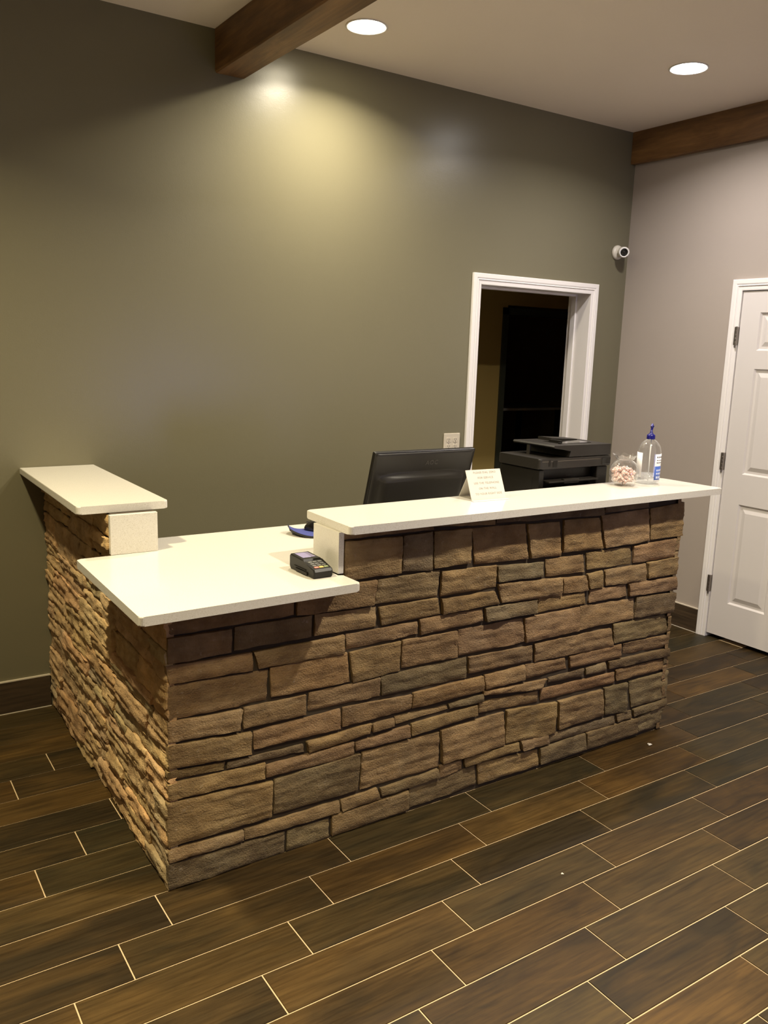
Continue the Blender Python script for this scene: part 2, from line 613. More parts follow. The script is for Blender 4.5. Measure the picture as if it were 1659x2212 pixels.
# timber beams under the ceiling
def plank_box(b, x0, x1, z0, z1, y0, y1, seed, n=60):
    r = random.Random(seed)
    vs = []
    for i in range(n + 1):
        y = y0 + (y1 - y0) * i / n
        ring = []
        c = .006
        P = [(x0 + c, z0), (x1 - c, z0), (x1, z0 + c), (x1, z1), (x0, z1), (x0, z0 + c)]
        for j, (x, z) in enumerate(P):
            dx = noise.noise((y * 2.1, j * 3.7, seed)) * .0022
            dz = noise.noise((y * 2.1, j * 3.7 + 50, seed)) * .0022 if z < z1 else 0
            ring.append(b.verts.new((x + dx, y, z + dz)))
        vs.append(ring)
    for i in range(n):
        for j in range(6):
            b.faces.new((vs[i][j], vs[i + 1][j], vs[i + 1][(j + 1) % 6], vs[i][(j + 1) % 6]))
    b.faces.new(vs[0][::-1]); b.faces.new(vs[-1])
    bmesh.ops.recalc_face_normals(b, faces=list(b.faces))
b = bmesh.new()
plank_box(b, .802, .947, 2.822, ZC - .0005, Y0 + .01, -.0015, 3)
o = obj('ceiling_beam', b, WOOD); tag(o, 'brown timber beam crossing the ceiling beside the warm round light', 'beam', 'brown timber ceiling beams')
o['kind'] = 'structure'
b = bmesh.new()
plank_box(b, 3.537, XR - .0015, 2.816, ZC - .0005, Y0 + .01, -.0015, 9)
o = obj('ceiling_beam', b, WOOD); tag(o, 'brown timber beam running along the top of the taupe wall', 'beam', 'brown timber ceiling beams')
o['kind'] = 'structure'

# recessed lights
def downlight(x, y, label, col, watts, lens, spread=150, size=.15):
    t = thing('recessed_light', label, 'ceiling light', (x, y, ZC), 0, 'round recessed ceiling lights')
    b = bmesh.new()
    lathe(b, [(.090, 0), (.092, -.003), (.088, -.005), (.083, -.004), (.080, -.0015)], 40, cap0=False, cap1=False)
    obj('trim_ring', b, RINGW, t, True)
    b = bmesh.new()
    lathe(b, [(.001, -.0095), (.040, -.0085), (.065, -.0055), (.081, -.0012)], 40, cap0=False, cap1=False, flip=True)
    obj('lens', b, lens, t, True)
    l = bpy.data.lights.new('recessed_lamp', 'AREA')
    l.shape = 'DISK'; l.size = size
    l.energy = watts; l.color = col
    l.spread = math.radians(spread)
    lo = bpy.data.objects.new('recessed_lamp', l)
    lo.location = (0, 0, -.013)
    lo.parent = t
    C.objects.link(lo)
    return t
WARM, SOFT, COOL, MID = (1, .855, .52), (1, .90, .70), (1, .93, .90), (1, .89, .70)
downlight(1.3146, -.4427, 'warm round recessed light beside the timber beam near the olive wall', SOFT, 18.5, LENSW, 145)
downlight(2.8047, -.9603, 'white round recessed light in front of the taupe wall beam', COOL, 14, LENSC, 150)
downlight(-.74, -1.4, 'recessed light outside the picture left of the desk', WARM, 30, LENSW, 135, .12)
downlight(-.45, -3.2, 'recessed light outside the picture before the desk corner', WARM, 21, LENSW, 90, .11)
downlight(1.7, -2.50, 'recessed light outside the picture before the desk front', MID, 42, LENSC, 150, .11)
downlight(-2.2, -4.2, 'recessed light outside the picture behind the photographer', WARM, 9, LENSW, 104)
downlight(1.2, -4.6, 'recessed light outside the picture above the open floor', MID, 9, LENSC, 104)
# ------------------------------------------------------------------ reception desk
DY = -1.571
LX = 0.0
ZU, ZL, TK = 1.095, .931, .027
desk = thing('reception_desk', 'L-shaped reception desk faced in brown stacked ledge stone', 'reception desk', (0, 0, 0))
TONES = [(.270, .184, .090), (.210, .160, .086), (.272, .172, .084), (.185, .136, .070)]

def stone_patch(b, lay, map3, q, tone, dep, seed, rough=.0026, step=.008, bevel=.0032, jit=.0024, side=.022):
    """one split-faced stone: q = TL, TR, BR, BL in wall coordinates (u, v)"""
    TL, TR, BR, BL = [Vector(p) for p in q]
    L = max((TR - TL).length, (BR - BL).length); H = max((TL - BL).length, (TR - BR).length)
    g = -.0006
    cu = (TL + TR + BR + BL) / 4
    nu = max(4, int(L / step)); nv = max(3, int(H / step))
    r = random.Random(seed)
    so = Vector((r.uniform(-90, 90), r.uniform(-90, 90), r.uniform(-90, 90)))
    tu, tv = r.uniform(-.006, .006), r.uniform(-.005, .005)
    grid = []
    for j in range(nv + 1):
        row = []
        t = j / nv
        for i in range(nu + 1):
            s = i / nu
            p = (TL * (1 - s) + TR * s) * (1 - t) + (BL * (1 - s) + BR * s) * t
            eu = min(s, 1 - s) * L; ev = min(t, 1 - t) * H
            e = min(eu, ev)
            # keep the joint open and its edge ragged
            d = (cu - p)
            ed = Vector((math.copysign(g, d.x) if eu < 1e-6 else 0, math.copysign(g, d.y) if ev < 1e-6 else 0))
            w = max(0.0, 1 - e / .02)
            n1 = noise.noise(Vector((p.x * 22, p.y * 22, 0)) + so) * jit * w
            n2 = noise.noise(Vector((p.x * 22, p.y * 22, 7)) + so) * jit * w * .9
            p2 = p + ed + Vector((n2, n1))
            k = max(0.0, 1 - e / bevel)
            h = dep + tu * (s - .5) + tv * (t - .5) - bevel * .85 * k * k
            h += noise.fractal(Vector((p.x * 16, p.y * 30, 0)) + so, 1.0, 2.0, 4) * rough
            st = noise.noise(Vector((p.x * 5, p.y * 55, 3)) + so)
            h += (rough * .9 if st > .12 else 0) + st * rough * .4
            row.append(b.verts.new(map3(p2.x, p2.y, h)))
        grid.append(row)
    fs = []
    for j in range(nv):
        for i in range(nu):
            fs.append(b.faces.new((grid[j][i], grid[j + 1][i], grid[j + 1][i + 1], grid[j][i + 1])))
    rim = grid[0][:] + [r_[-1] for r_ in grid[1:]] + grid[-1][-2::-1] + [r_[0] for r_ in grid[-2:0:-1]]
    cen = Vector(map3(0, 0, 1)) - Vector(map3(0, 0, 0))
    back = [b.verts.new(v.co - cen * side) for v in rim]
    rim = [b.verts.new(v.co) for v in rim]
    n = len(rim)
    for i in range(n):
        fs.append(b.faces.new((rim[i], rim[(i + 1) % n], back[(i + 1) % n], back[i])))
    for f in fs:
        f.smooth = True
        for l in f.loops:
            l[lay] = tone

def tone_of(kind, r):
    c = TONES[kind]
    k = r.uniform(.86, 1.14)
    return (c[0] * k, c[1] * k * r.uniform(.96, 1.04), c[2] * k * r.uniform(.92, 1.08), 1)

STONES = [[3,851,416,862,415,814,10,812,0],[4,809,204,804,204,729,4,730,0],[213,808,476,807,477,733,212,732,3],[420,886,716,892,706,808,421,811,0],[486,807,721,798,721,728,485,735,0],[275,720,597,720,600,656,291,662,0],[-2,725,270,719,273,660,8,667,0],[5,664,326,651,321,551,3,554,0],[332,657,612,657,625,551,335,557,2],[1,551,237,540,229,474,2,485,0],[243,544,459,541,460,471,240,475,0],[471,544,745,544,747,475,465,477,0],[619,656,824,660,827,553,634,546,0],[606,719,891,721,897,675,609,664,0],[899,728,1187,723,1192,673,909,669,0],[731,795,973,794,989,733,744,729,0],[722,891,981,894,975,796,710,808,1],[987,888,1241,881,1245,796,988,795,0],[992,787,1235,784,1265,732,997,730,0],[589,1035,812,1032,814,903,593,903,0],[818,1032,938,1036,946,897,819,906,1],[945,1035,1108,1031,1111,905,952,901,0],[586,1072,948,1061,948,1039,588,1040,0],[948,1082,1219,1082,1222,1032,951,1048,0],[1228,1076,1784,1078,1786,1022,1231,1037,3],[1792,1065,2047,1064,2051,1034,1799,1029,3],[1119,1030,1369,1025,1394,887,1136,894,0],[1379,1021,1548,1017,1568,880,1406,888,0],[1566,1022,1762,1015,1797,886,1575,891,2],[1773,1021,2057,1028,2077,889,1809,885,0],[2068,1027,2283,1038,2289,892,2087,892,0],[1245,876,1476,867,1478,808,1250,816,1],[1486,873,1690,873,1701,800,1494,805,0],[1707,877,1969,876,1982,799,1713,806,0],[1982,877,2279,884,2281,798,1989,802,2],[1251,808,1579,793,1582,718,1275,732,0],[1583,790,1710,784,1734,719,1587,725,0],[1717,787,1808,793,1818,723,1741,723,0],[1822,793,2069,792,2080,713,1830,725,0],[2078,797,2276,797,2276,720,2086,725,0],[1972,717,2272,711,2284,651,1982,660,0],[1746,719,1959,715,1969,662,1738,666,0],[1463,722,1711,715,1726,664,1461,667,0],[1195,724,1453,720,1454,669,1201,672,1],[1079,660,1389,655,1405,558,1084,559,0],[1394,656,1690,656,1696,556,1409,554,0],[1696,658,2018,646,2022,557,1697,558,0],[2028,650,2283,639,2279,548,2027,556,3],[1899,553,2275,541,2268,454,1914,466,1],[1457,542,1883,538,1910,455,1464,465,0],[1129,547,1444,538,1454,475,1133,481,0],[749,546,1125,549,1126,467,754,474,3],[830,662,1073,657,1082,554,834,559,0],[1975,453,2266,447,2276,391,1982,400,0],[1655,456,1958,455,1966,393,1661,404,2],[1417,463,1629,454,1649,404,1425,403,2],[1211,462,1412,464,1417,404,1217,404,0],[886,459,1202,461,1211,401,884,398,2],[597,466,881,453,880,398,598,397,0],[813,386,1044,382,1047,362,816,357,0],[1049,383,1207,388,1210,358,1052,363,1],[1210,399,1540,382,1503,345,1208,383,0],[719,380,809,383,812,352,719,349,0],[464,377,716,384,711,347,472,336,0],[884,343,1184,350,1185,310,885,296,0],[1192,359,1496,338,1500,293,1193,314,0],[1509,344,1931,336,1937,285,1511,295,2],[1548,385,1744,388,1745,353,1548,363,3],[1753,388,1875,393,1883,352,1757,355,1],[1888,391,2277,383,2283,345,1896,354,3],[1939,344,2285,335,2285,285,1949,292,2],[653,328,876,341,878,295,654,297,0],[680,285,1010,283,1020,140,678,145,0],[1017,287,1320,292,1333,152,1027,153,0],[1334,294,1600,273,1605,135,1339,154,0],[1609,274,1864,271,1888,149,1624,146,0],[1876,276,2018,273,2036,133,1895,150,1],[2031,275,2294,273,2295,142,2061,147,1],[1417,149,1566,137,1576,98,1426,106,0],[1575,137,1959,133,1961,92,1579,100,1],[1969,134,2066,134,2071,96,1973,101,1],[2073,137,2295,142,2296,111,2081,101,1],[1789,96,2107,90,2117,13,1798,17,3],[2110,92,2289,108,2259,12,2120,12,1],[1527,90,1783,95,1794,18,1531,17,1],[1202,108,1519,85,1525,16,1211,18,0],[1133,145,1406,147,1411,112,1140,109,0],[1019,147,1123,143,1130,101,1022,99,0],[889,93,1193,101,1203,19,889,14,1],[760,129,1010,136,1018,102,765,96,1],[566,82,880,89,885,12,566,4,0],[599,131,747,134,760,90,604,88,0],[350,273,673,284,667,146,348,151,3],[320,332,645,334,650,278,319,290,0],[189,375,453,372,455,347,185,352,1],[276,458,590,464,592,392,277,396,2],[2,477,268,459,269,385,1,401,0],[-2,394,183,378,177,354,-2,364,0],[-3,354,317,341,316,287,1,302,0],[-4,296,344,271,340,146,-4,150,0],[-4,140,241,130,242,94,-5,98,0],[246,130,593,132,594,87,248,94,0],[-5,93,389,78,390,2,-4,4,3],[398,77,557,74,559,-6,396,4,1]]
b = bmesh.new()
lay = b.loops.layers.float_color.new('tone')
rs = random.Random(4)
for i, s in enumerate(STONES):
    q = [(s[0] / 1000, s[1] / 1000), (s[2] / 1000, s[3] / 1000), (s[4] / 1000, s[5] / 1000), (s[6] / 1000, s[7] / 1000)]
    q = [(u, min(max(v, .002), ZU - TK - .005)) for (u, v) in q]
    q = [(max(u, -.004), v) if i != 0 else (u, v) for (u, v) in q]
    top = max(v for u, v in q)
    if q[1][0] < .60:
        q = [(u, min(v, ZL - TK - .005)) for (u, v) in q]
    stone_patch(b, lay, lambda u, v, h: (u, DY - h, v), q, tone_of(s[8], rs), rs.uniform(-.006, .005), i + 11)
obj('stone_veneer', b, STONE, desk)

def courses(u0, u1, v0, v1, r, hmin=.035, hmax=.105, lmin=.13, lmax=.40):
    out = []
    v = v0
    while v < v1 - .005:
        h = r.uniform(hmin, hmax)
        if v1 - v - h < hmin:
            h = v1 - v
        u = u0 + 0.0
        first = True
        while u < u1 - .005:
            l = r.uniform(lmin, lmax) * (.6 if first else 1)
            first = False
            if u1 - u - l < lmin * .6:
                l = u1 - u
            if h > .075 and r.random() < .35:
                m = v + h * r.uniform(.35, .65)
                out.append((u, u + l, v, m)); out.append((u, u + l, m, v + h))
            else:
                out.append((u, u + l, v, v + h))
            u += l
        v += h
    return out
# left return: u runs from the desk corner back to the wall
rl = random.Random(21)
b = bmesh.new()
lay = b.loops.layers.float_color.new('tone')
cl = courses(DY + .004, -.004,   .003, ZL - TK - .006, rl, .040, .105, .16, .46) + courses(-1.004, -.004, ZL - TK, ZU - TK - .006, rl, .06, .10)
for i, (a, c, e, f) in enumerate(cl):
    j = lambda: rl.uniform(-.006, .006)
    q = [(c, f), (a, f), (a, e), (c, e)]
    k = rl.choice([0, 0, 0, 0, 0, 2, 1])
    dep = rl.uniform(-.006, .007) if a > DY + .1 else rl.uniform(-.005, .006)
    to = tone_of(k, rl)
    to = (to[0] * 2.2, to[1] * 2.3, to[2] * 2.5, 1)  # lamp light on this face painted in: same stone tones, made lighter
    stone_patch(b, lay, lambda u, v, h: (LX - h, u, v), q, to, dep, i + 500,   .0048, .007, .004, .005, .022 if e < ZL - TK - .002 else .012)
obj('stone_veneer', b, STONE, desk)
# right end
b = bmesh.new()
lay = b.loops.layers.float_color.new('tone')
for i, (a, c, e, f) in enumerate(courses(DY, -1.412, .003, ZU - TK - .006, rl, .05, .12, .16, .17)):
    stone_patch(b, lay, lambda u, v, h: (2.268 + h, u, v), [(a, f), (c, f), (c, e), (a, e)], tone_of(rl.choice([0, 0, 1, 3]), rl), rl.uniform(-.01, .006), i + 900, .004)
obj('stone_veneer', b, STONE, desk)
# framed wall behind the stone
b = bmesh.new()
box(b, .012, DY + .012, .001, 2.255, -1.412, ZL - TK - .001)
box(b, .585, DY + .012, ZL - TK - .001, 2.255, -1.412, ZU - TK - .001)
box(b, .012, -1.412, .001, .161, -.003, ZL - TK - .001)
box(b, .012, -1.006, ZL - TK - .02, .161, -.003, ZU - TK - .001)
obj('wall_core', b, MORTAR, desk)
b = bmesh.new(); box(b, .564, DY - .004, ZL + .0005, .584, -1.408, ZU - TK - .0005, .0012)
o = obj('end_cap', b, QUARTZ, desk); o['label'] = 'white quartz slab closing the end of the front raised wall'
b = bmesh.new(); box(b, .0015, -1.0275, ZL + .0005, .163, -1.0075, ZU - TK - .0005, .0012)
o = obj('end_cap', b, QUARTZ, desk); o['label'] = 'white quartz slab closing the end of the short raised wall'
for x in (.95, 1.6, 2.2):
    b = bmesh.new()
    box(b, x - .009, -1.411, 0.001, x + .009, -.90, ZL - TK - .001)
    obj('support_panel', b, WHITE, desk)

# worktops
G = 'white quartz countertops'
b = bmesh.new()
prism(b, rounded([(.572, -1.628), (2.470, -1.618), (2.452, -1.296), (.577, -1.325)], .018, 5), ZU - TK, ZU, .0035)
tag(obj('countertop', b, QUARTZ), 'long raised white quartz countertop along the front carrying the sign and bottle', 'countertop', G)
b = bmesh.new()
prism(b, rounded([(-.0925, -.979), (.2195, -.977), (.2180, -.0015), (-.0915, -.0015)], .016, 5, (0, 1)), ZU - TK, ZU, .0035)
tag(obj('countertop', b, QUARTZ), 'short raised white quartz countertop running out from the olive wall', 'countertop', G)
b = bmesh.new()
prism(b, rounded([(-.117, -1.713), (.577, -1.694), (.5765, -1.588), (.555, -1.588), (.555, -1.4085), (2.25, -1.4085), (2.25, -.838), (.1645, -.838), (.1645, -1.0295), (-.113, -1.0295)], .014, 5, (0, 1, 9)), ZL - TK, ZL, .0035)
tag(obj('countertop', b, QUARTZ), 'low white quartz countertop at the corner under the card terminal', 'countertop', G)
# ------------------------------------------------------------------ text helper
def text_mesh(name, body, size, M, m, parent, align='CENTER', ext=.0002, spacing=1.0):
    cu = bpy.data.curves.new(name, 'FONT')
    cu.body = body
    cu.size = size
    cu.align_x = align
    cu.align_y = 'CENTER'
    cu.extrude = ext
    cu.space_character = spacing
    cu.resolution_u = 3
    tmp = bpy.data.objects.new(name, cu)
    C.objects.link(tmp)
    bpy.context.view_layer.update()
    me = bpy.data.meshes.new_from_object(tmp.evaluated_get(bpy.context.evaluated_depsgraph_get()))
    bpy.data.objects.remove(tmp)
    bpy.data.curves.remove(cu)
    me.transform(M)
    me.materials.clear()
    me.materials.append(m)
    me.name = name
    o = bpy.data.objects.new(name, me)
    C.objects.link(o)
    if parent:
        o.parent = parent
    return o

# ------------------------------------------------------------------ monitor (its back faces the room)
t = thing('computer_monitor', 'black computer monitor seen from behind, tilted, on the desk', 'monitor', (1.176, -1.168, ZL))
MT = T(0, -.022, .331) @ RX(math.radians(16))      # top edge of the panel; local z runs up the panel, -y is the back
HW, PH = .2405, .290
b = bmesh.new()
prism(b, rounded([(-HW, -PH), (HW, -PH), (HW, 0), (-HW, 0)], .006, 3), -.010, .010, .003, 2, MT @ RX(PI / 2))
obj('panel', b, BLACK, t)
b = bmesh.new()
box(b, -HW + .010, .0098, -PH + .018, HW - .010, .0106, -.010, M=MT)
obj('screen', b, BLACKG, t)
def back_shell():
    b = bmesh.new()
    nx, nz = 40, 30
    V = []
    for j in range(nz + 1):
        z = -.004 - (PH - .010) * j / nz
        row = []
        for i in range(nx + 1):
            x = (-HW + .004) + (2 * HW - .008) * i / nx
            ex = min(1, (HW - .004 - abs(x)) / .035)
            gz = -.088 - .012 * (x / HW) ** 2
            d = .010 + .006 * (1 - (1 - ex) ** 2)
            if z < gz:
                k = min(1, (gz - z) / .012); k = k * k * (3 - 2 * k)
                side = min(1, max(0, (HW - .028 - abs(x)) / .03)); side = side * side * (3 - 2 * side)
                d += side * (-.004 * max(0, 1 - (gz - z) / .006) + .022 * k * min(1, (z + PH) / .06 + .35))
            row.append(b.verts.new((x, -d, z)))
        V.append(row)
    for j in range(nz):
        for i in range(nx):
            b.faces.new((V[j][i], V[j + 1][i], V[j + 1][i + 1], V[j][i + 1]))
    rim = V[0] + [r[-1] for r in V[1:]] + V[-1][-2::-1] + [r[0] for r in V[-2:0:-1]]
    bk = [b.verts.new((v.co.x, -.004, v.co.z)) for v in rim]
    n = len(rim)
    for i in range(n):
        b.faces.new((rim[i], rim[(i + 1) % n], bk[(i + 1) % n], bk[i]))
    b.transform(MT)
    return b
sh = obj('back_cover', back_shell(), DGREY, t, True)
text_mesh('logo', 'AOC', .026, MT @ T(.028, -.0168, -.048) @ RX(PI / 2), LOGO, sh, ext=.0004, spacing=1.1)
for x in (-.05, .05):
    for z in (-.135, -.21):
        b = bmesh.new()
        lathe(b, [(.0035, 0), (.0035, .0016)], 10, MT @ T(x, -.036, z) @ RX(PI / 2))
        obj('screw_cap', b, BLACK, sh)
b = bmesh.new()
box(b, -.035, .042, .010, .035, .060, .20, .006)
obj('stand_neck', b, BLACK, t)
b = bmesh.new()
prism(b, rounded([(-.11, -.06), (.11, -.06), (.11, .12), (-.11, .12)], .04, 6), 0, .012, .003)
obj('stand_base', b, BLACK, t)

# ------------------------------------------------------------------ printer
px0, px1, py0, py1 = 1.728, 2.163, -1.250, -.985
t = thing('printer', 'black multifunction printer with a document feeder behind the raised countertop', 'printer', ((px0 + px1) / 2, (py0 + py1) / 2, ZL))
hw, hd = (px1 - px0) / 2, (py1 - py0) / 2
b = bmesh.new()
# lower body with an output bay cut in its upper front
box(b, -hw + .012, -hd + .05, 0, hw - .008, hd, .228, .006)
box(b, -hw + .012, -hd + .006, 0, hw - .008, -hd + .056, .150, .006)
box(b, -hw + .012, -hd + .012, .14, -hw + .040, -hd + .056, .228, .004)
box(b, hw - .075, -hd + .012, .14, hw - .008, -hd + .056, .228, .004)
obj('body', b, BLACK, t)
b = bmesh.new()
prism(b, [(-hw + .05, -hd - .010), (hw - .085, -hd - .010), (hw - .085, -hd + .045), (-hw + .05, -hd + .045)], .172, .180, .002)
box(b, -.075, -hd - .008, .165, .015, -hd + .012, .186, .003)
obj('output_tray', b, DGREY, t)
b = bmesh.new()
box(b, -.05, -hd + .003, .050, .05, -hd + .008, .075, .002)
obj('paper_drawer', b, BLACKG, t)
b = bmesh.new()
prism(b, rounded([(-hw, -hd), (hw, -hd), (hw, hd), (-hw, hd)], .014, 4), .232, .276, .005)
sc = obj('scanner_bed', b, DGREY, t)
for (xa, xb, za, zb) in ((-hw + .050, -hw + .062, .242, .270), (-hw + .075, -hw + .102, .238, .266), (hw - .060, hw - .006, .238, .268)):
    b = bmesh.new()
    box(b, xa, -hd - .0025, za, xb, -hd + .004, zb, .002)
    obj('hinge_latch', b, BLACKG, sc)
b = bmesh.new()
box(b, -.205, -hd + .001, .262, hw - .07, -hd - .0008, .266)
obj('seam_line', b, SLOT, sc)
# feeder: flat top, its left end undercut above the scanner lid
b = bmesh.new()
M = T(0, hd - .004, 0) @ RX(PI / 2)
prism(b, [(-.045, .2785), (hw - .006, .2785), (hw - .006, .328), (-.135, .331), (-.141, .325), (-.135, .319), (-.036, .305)], 0, 2 * hd - .006, .002, 2, M)
ad = obj('document_feeder', b, DGREY, t)
b = bmesh.new()
prism(b, [(.0, .330), (hw - .055, .3275), (hw - .055, .334), (.0, .343)], .012, .100, .002, 2, M)
obj('feeder_lid', b, DGREY, ad)
b = bmesh.new()
box(b, -.06, -.075, .3292, hw - .075, .026, .3312, .0006)
obj('feeder_slot', b, BLACKG, ad)
for (xa, ya, za, xb, yb, zb) in ((-.035, -.06, .331, -.022, .01, .341), (-.060, -.085, .331, -.052, -.070, .336)):
    b = bmesh.new()
    box(b, xa, ya, za, xb, yb, zb, .001)
    obj('paper_guide', b, BLACK, ad)
b = bmesh.new()
box(b, -.128, .03, .276, -.122, .05, .322, .001)
obj('tray_support', b, LOGO, ad)

# ------------------------------------------------------------------ folded card sign
t = thing('desk_sign', 'white folded card sign with grey lettering on the raised countertop', 'sign', (1.305, -1.43, ZU), math.radians(-2))
w2 = .0825
th = .0022
lean = math.atan2(.050, .1095)
Hs = .1204
MF = RX(-lean)
b = bmesh.new()
box(b, -w2, 0, 0.0, w2, th, Hs, .0006, 1, MF)
fp = obj('front_panel', b, CARD, t)
apex = MF @ Vector((0, th, Hs))
b = bmesh.new()
d = Vector((0, .112, .001)) - Vector((0, apex.y, apex.z))
ang = math.atan2(d.y, -d.z)
box(b, -.060, 0, -d.length, .062, .002, 0, .0005, 1, T(0, apex.y, apex.z - .001) @ RX(ang))
obj('back_panel', b, CARD, t)
b = bmesh.new()
box(b, -w2 - .004, -.016, 0, w2 + .002, -.001, .002, .0006, 1)
obj('front_lip', b, CARD, t)
lines = ['PLEASE DIAL ZERO', 'FOR SERVICE', 'USE THE TELEPHONE', 'ON THE WALL', 'TO YOUR RIGHT SIDE']
for i, s in enumerate(lines):
    text_mesh('lettering', s, .0115, MF @ T(.004, -.0003, .1085 - i * .0208) @ RX(PI / 2), INK, fp, ext=.0001, spacing=1.12)

# ------------------------------------------------------------------ candy bowl
bx_, by_ = 2.097, -1.385
BS = .99
t = thing('glass_bowl', 'round clear glass candy bowl with a ruffled rim beside the bottle', 'bowl', (bx_, by_, ZU))
def bowl_profile(off):
    R = .064 - off
    out = [(.001, .004 if off else 0), (.030, .004 if off else 0)]
    for k in range(1, 15):
        a = math.radians(-62 + k * 9.0)
        out.append((R * math.cos(a), .0605 + R * math.sin(a)))
    out += [(.0395 - off * .4, .122), (.041 - off * .3, .129), (.0465 - off * .2, .137), (.0505, .1405)]
    return out
def ruffle(r, z, a):
    k = max(0, (z - .120) / .02)
    return (r + .0035 * k * math.sin(a * 9), z + .0035 * k * math.sin(a * 9 + .8))
b = bmesh.new()
lathe(b, bowl_profile(0), 72, fn=ruffle, cap1=False)
bmesh.ops.recalc_face_normals(b, faces=list(b.faces))
b.transform(Matrix.Diagonal((BS, BS, BS * .96, 1)))
obj('glass_shell', b, GLASS, t, True)

# peppermints in the bowl
def make_candy():
    t = thing('peppermint', 'red and white striped peppermint lying in the clear glass bowl', 'candy', (0, 0, 0), 0, 'peppermints in the glass bowl')
    b = bmesh.new()
    lathe(b, [(.0005, -.0042), (.0075, -.0042), (.0098, -.0028), (.0106, 0), (.0098, .0028), (.0075, .0042), (.0005, .0042)], 22, cap0=True, cap1=True)
    obj('sweet', b, CANDY, t, True)
    b = bmesh.new()
    for s in (-1, 1):
        vs = []
        n = 8
        for i in range(n + 1):
            u = (i / n - .5) * 2
            vs.append([b.verts.new((s * .0100, u * .0016, .0012 * math.sin(i * 2.1))), b.verts.new((s * .0175, u * .0068, .0022 * math.sin(i * 2.3 + s)))])
        for i in range(n):
            b.faces.new((vs[i][0], vs[i][1], vs[i + 1][1], vs[i + 1][0]))
    obj('wrapper_twist', b, WRAP, t)
    return t
cp = make_candy()
rc = random.Random(12)
pts = []
tries = 0
while len(pts) < 64 and tries < 60000:
    tries += 1
    z = rc.uniform(.012, .074)
    R = math.sqrt(max(0, .0565 ** 2 - (z - .0555) ** 2)) - .0115
    if R <= 0: 
        continue
    a = rc.uniform(0, 2 * PI); r = R * math.sqrt(rc.random())
    p = Vector((r * math.cos(a), r * math.sin(a), z))
    if all((p - q).length > .0152 for q in pts):
        pts.append(p)
pts.sort(key=lambda p: p.z)
for i, p in enumerate(pts):
    if i == 0:
        o = cp
    else:
        o = cp.copy(); C.objects.link(o)
        for ch in cp.children:
            c = ch.copy(); c.parent = o; C.objects.link(c)
    o.location = (bx_ + p.x, by_ + p.y, ZU + p.z)
    o.rotation_euler = (rc.uniform(-.9, .9), rc.uniform(-.9, .9), rc.uniform(0, 6.28))

# ------------------------------------------------------------------ sanitizer pump bottle
t = thing('pump_bottle', 'clear plastic pump bottle with a blue cap on the raised countertop', 'bottle', (2.252, -1.385, ZU))
outer = [(.001, .003), (.040, .002), (.046, .0), (.0495, .006), (.0505, .02), (.0505, .130), (.0490, .148), (.0440, .166), (.0350, .181), (.0240, .191), (.0150, .196), (.0135, .200), (.0135, .204)]
inner = [(max(.0008, r - .0011), z + (.0016 if z < .01 else 0)) for (r, z) in outer]
b = bmesh.new()
lathe(b, outer, 64)
bmesh.ops.recalc_face_normals(b, faces=list(b.faces))
obj('bottle_body', b, PET, t, True)
b = bmesh.new()
lathe(b, [(.001, .0056), (.044, .0056), (.0478, .012), (.0488, .022), (.0488, .043), (.001, .043)], 48)
obj('gel', b, GEL, t, True)
b = bmesh.new()
lathe(b, [(.0026, .012), (.0026, .20)], 12, T(.004, 0, 0))
obj('dip_tube', b, mat('milky_tube', (.75, .74, .72), .3), t, True)
b = bmesh.new()
lathe(b, [(.0172, .196), (.0180, .198), (.0180, .212), (.0165, .215), (.0085, .220), (.0070, .224), (.0052, .227), (.0046, .238)], 28)
cap = obj('cap', b, BLUE, t, True)
b = bmesh.new()
lathe(b, [(.0048, 0), (.0050, .012), (.0066, .018), (.0066, .020)], 14, T(0, 0, .236) @ RZ(math.radians(-34)) @ RY(math.radians(12)))
box(b, -.004, -.0045, .0, .017, .0045, .011, .002, 2, T(0, 0, .246) @ RZ(math.radians(25)) @ RY(math.radians(-32)))
obj('nozzle', b, BLUE, cap)
def patch(a0, a1, z0, z1, r, n=20):
    b = bmesh.new()
    vs = []
    for i in range(n + 1):
        a = math.radians(a0 + (a1 - a0) * i / n)
        vs.append([b.verts.new(((r + d) * math.cos(a), (r + d) * math.sin(a), z)) for (d, z) in ((0, z0), (0, z1), (-.0003, z1), (-.0003, z0))])
    for i in range(n):
        for j in range(4):
            b.faces.new((vs[i][j], vs[i + 1][j], vs[i + 1][(j + 1) % 4], vs[i][(j + 1) % 4]))
    b.faces.new(vs[0]); b.faces.new(vs[-1])
    bmesh.ops.recalc_face_normals(b, faces=list(b.faces))
    return b
lab = obj('label', patch(-109, -30, .015, .135, .0511), LABELW, t, True)
lab['label'] = 'white and blue printed label'
obj('blue_band', patch(-109, -30, .022, .082, .0514), LABELB, lab, True)
b = bmesh.new()
for k, (z, h) in enumerate(((.118, .007), (.106, .004), (.095, .005))):
    for j in range(5):
        merge(b, patch(-100 + j * 11, -92.5 + j * 11, z, z + h, .0515, 4))
obj('print', b, DINK, lab)
b = bmesh.new()
for (z, h) in ((.060, .008), (.046, .008), (.028, .010)):
    for j in range(4):
        merge(b, patch(-98 + j * 13, -89 + j * 13, z, z + h, .0517, 4))
obj('print', b, mat('pale_print', (.55, .60, .78), .5), lab)
obj('label', patch(118, 186, .030, .138, .0511), LABELW, t, True)

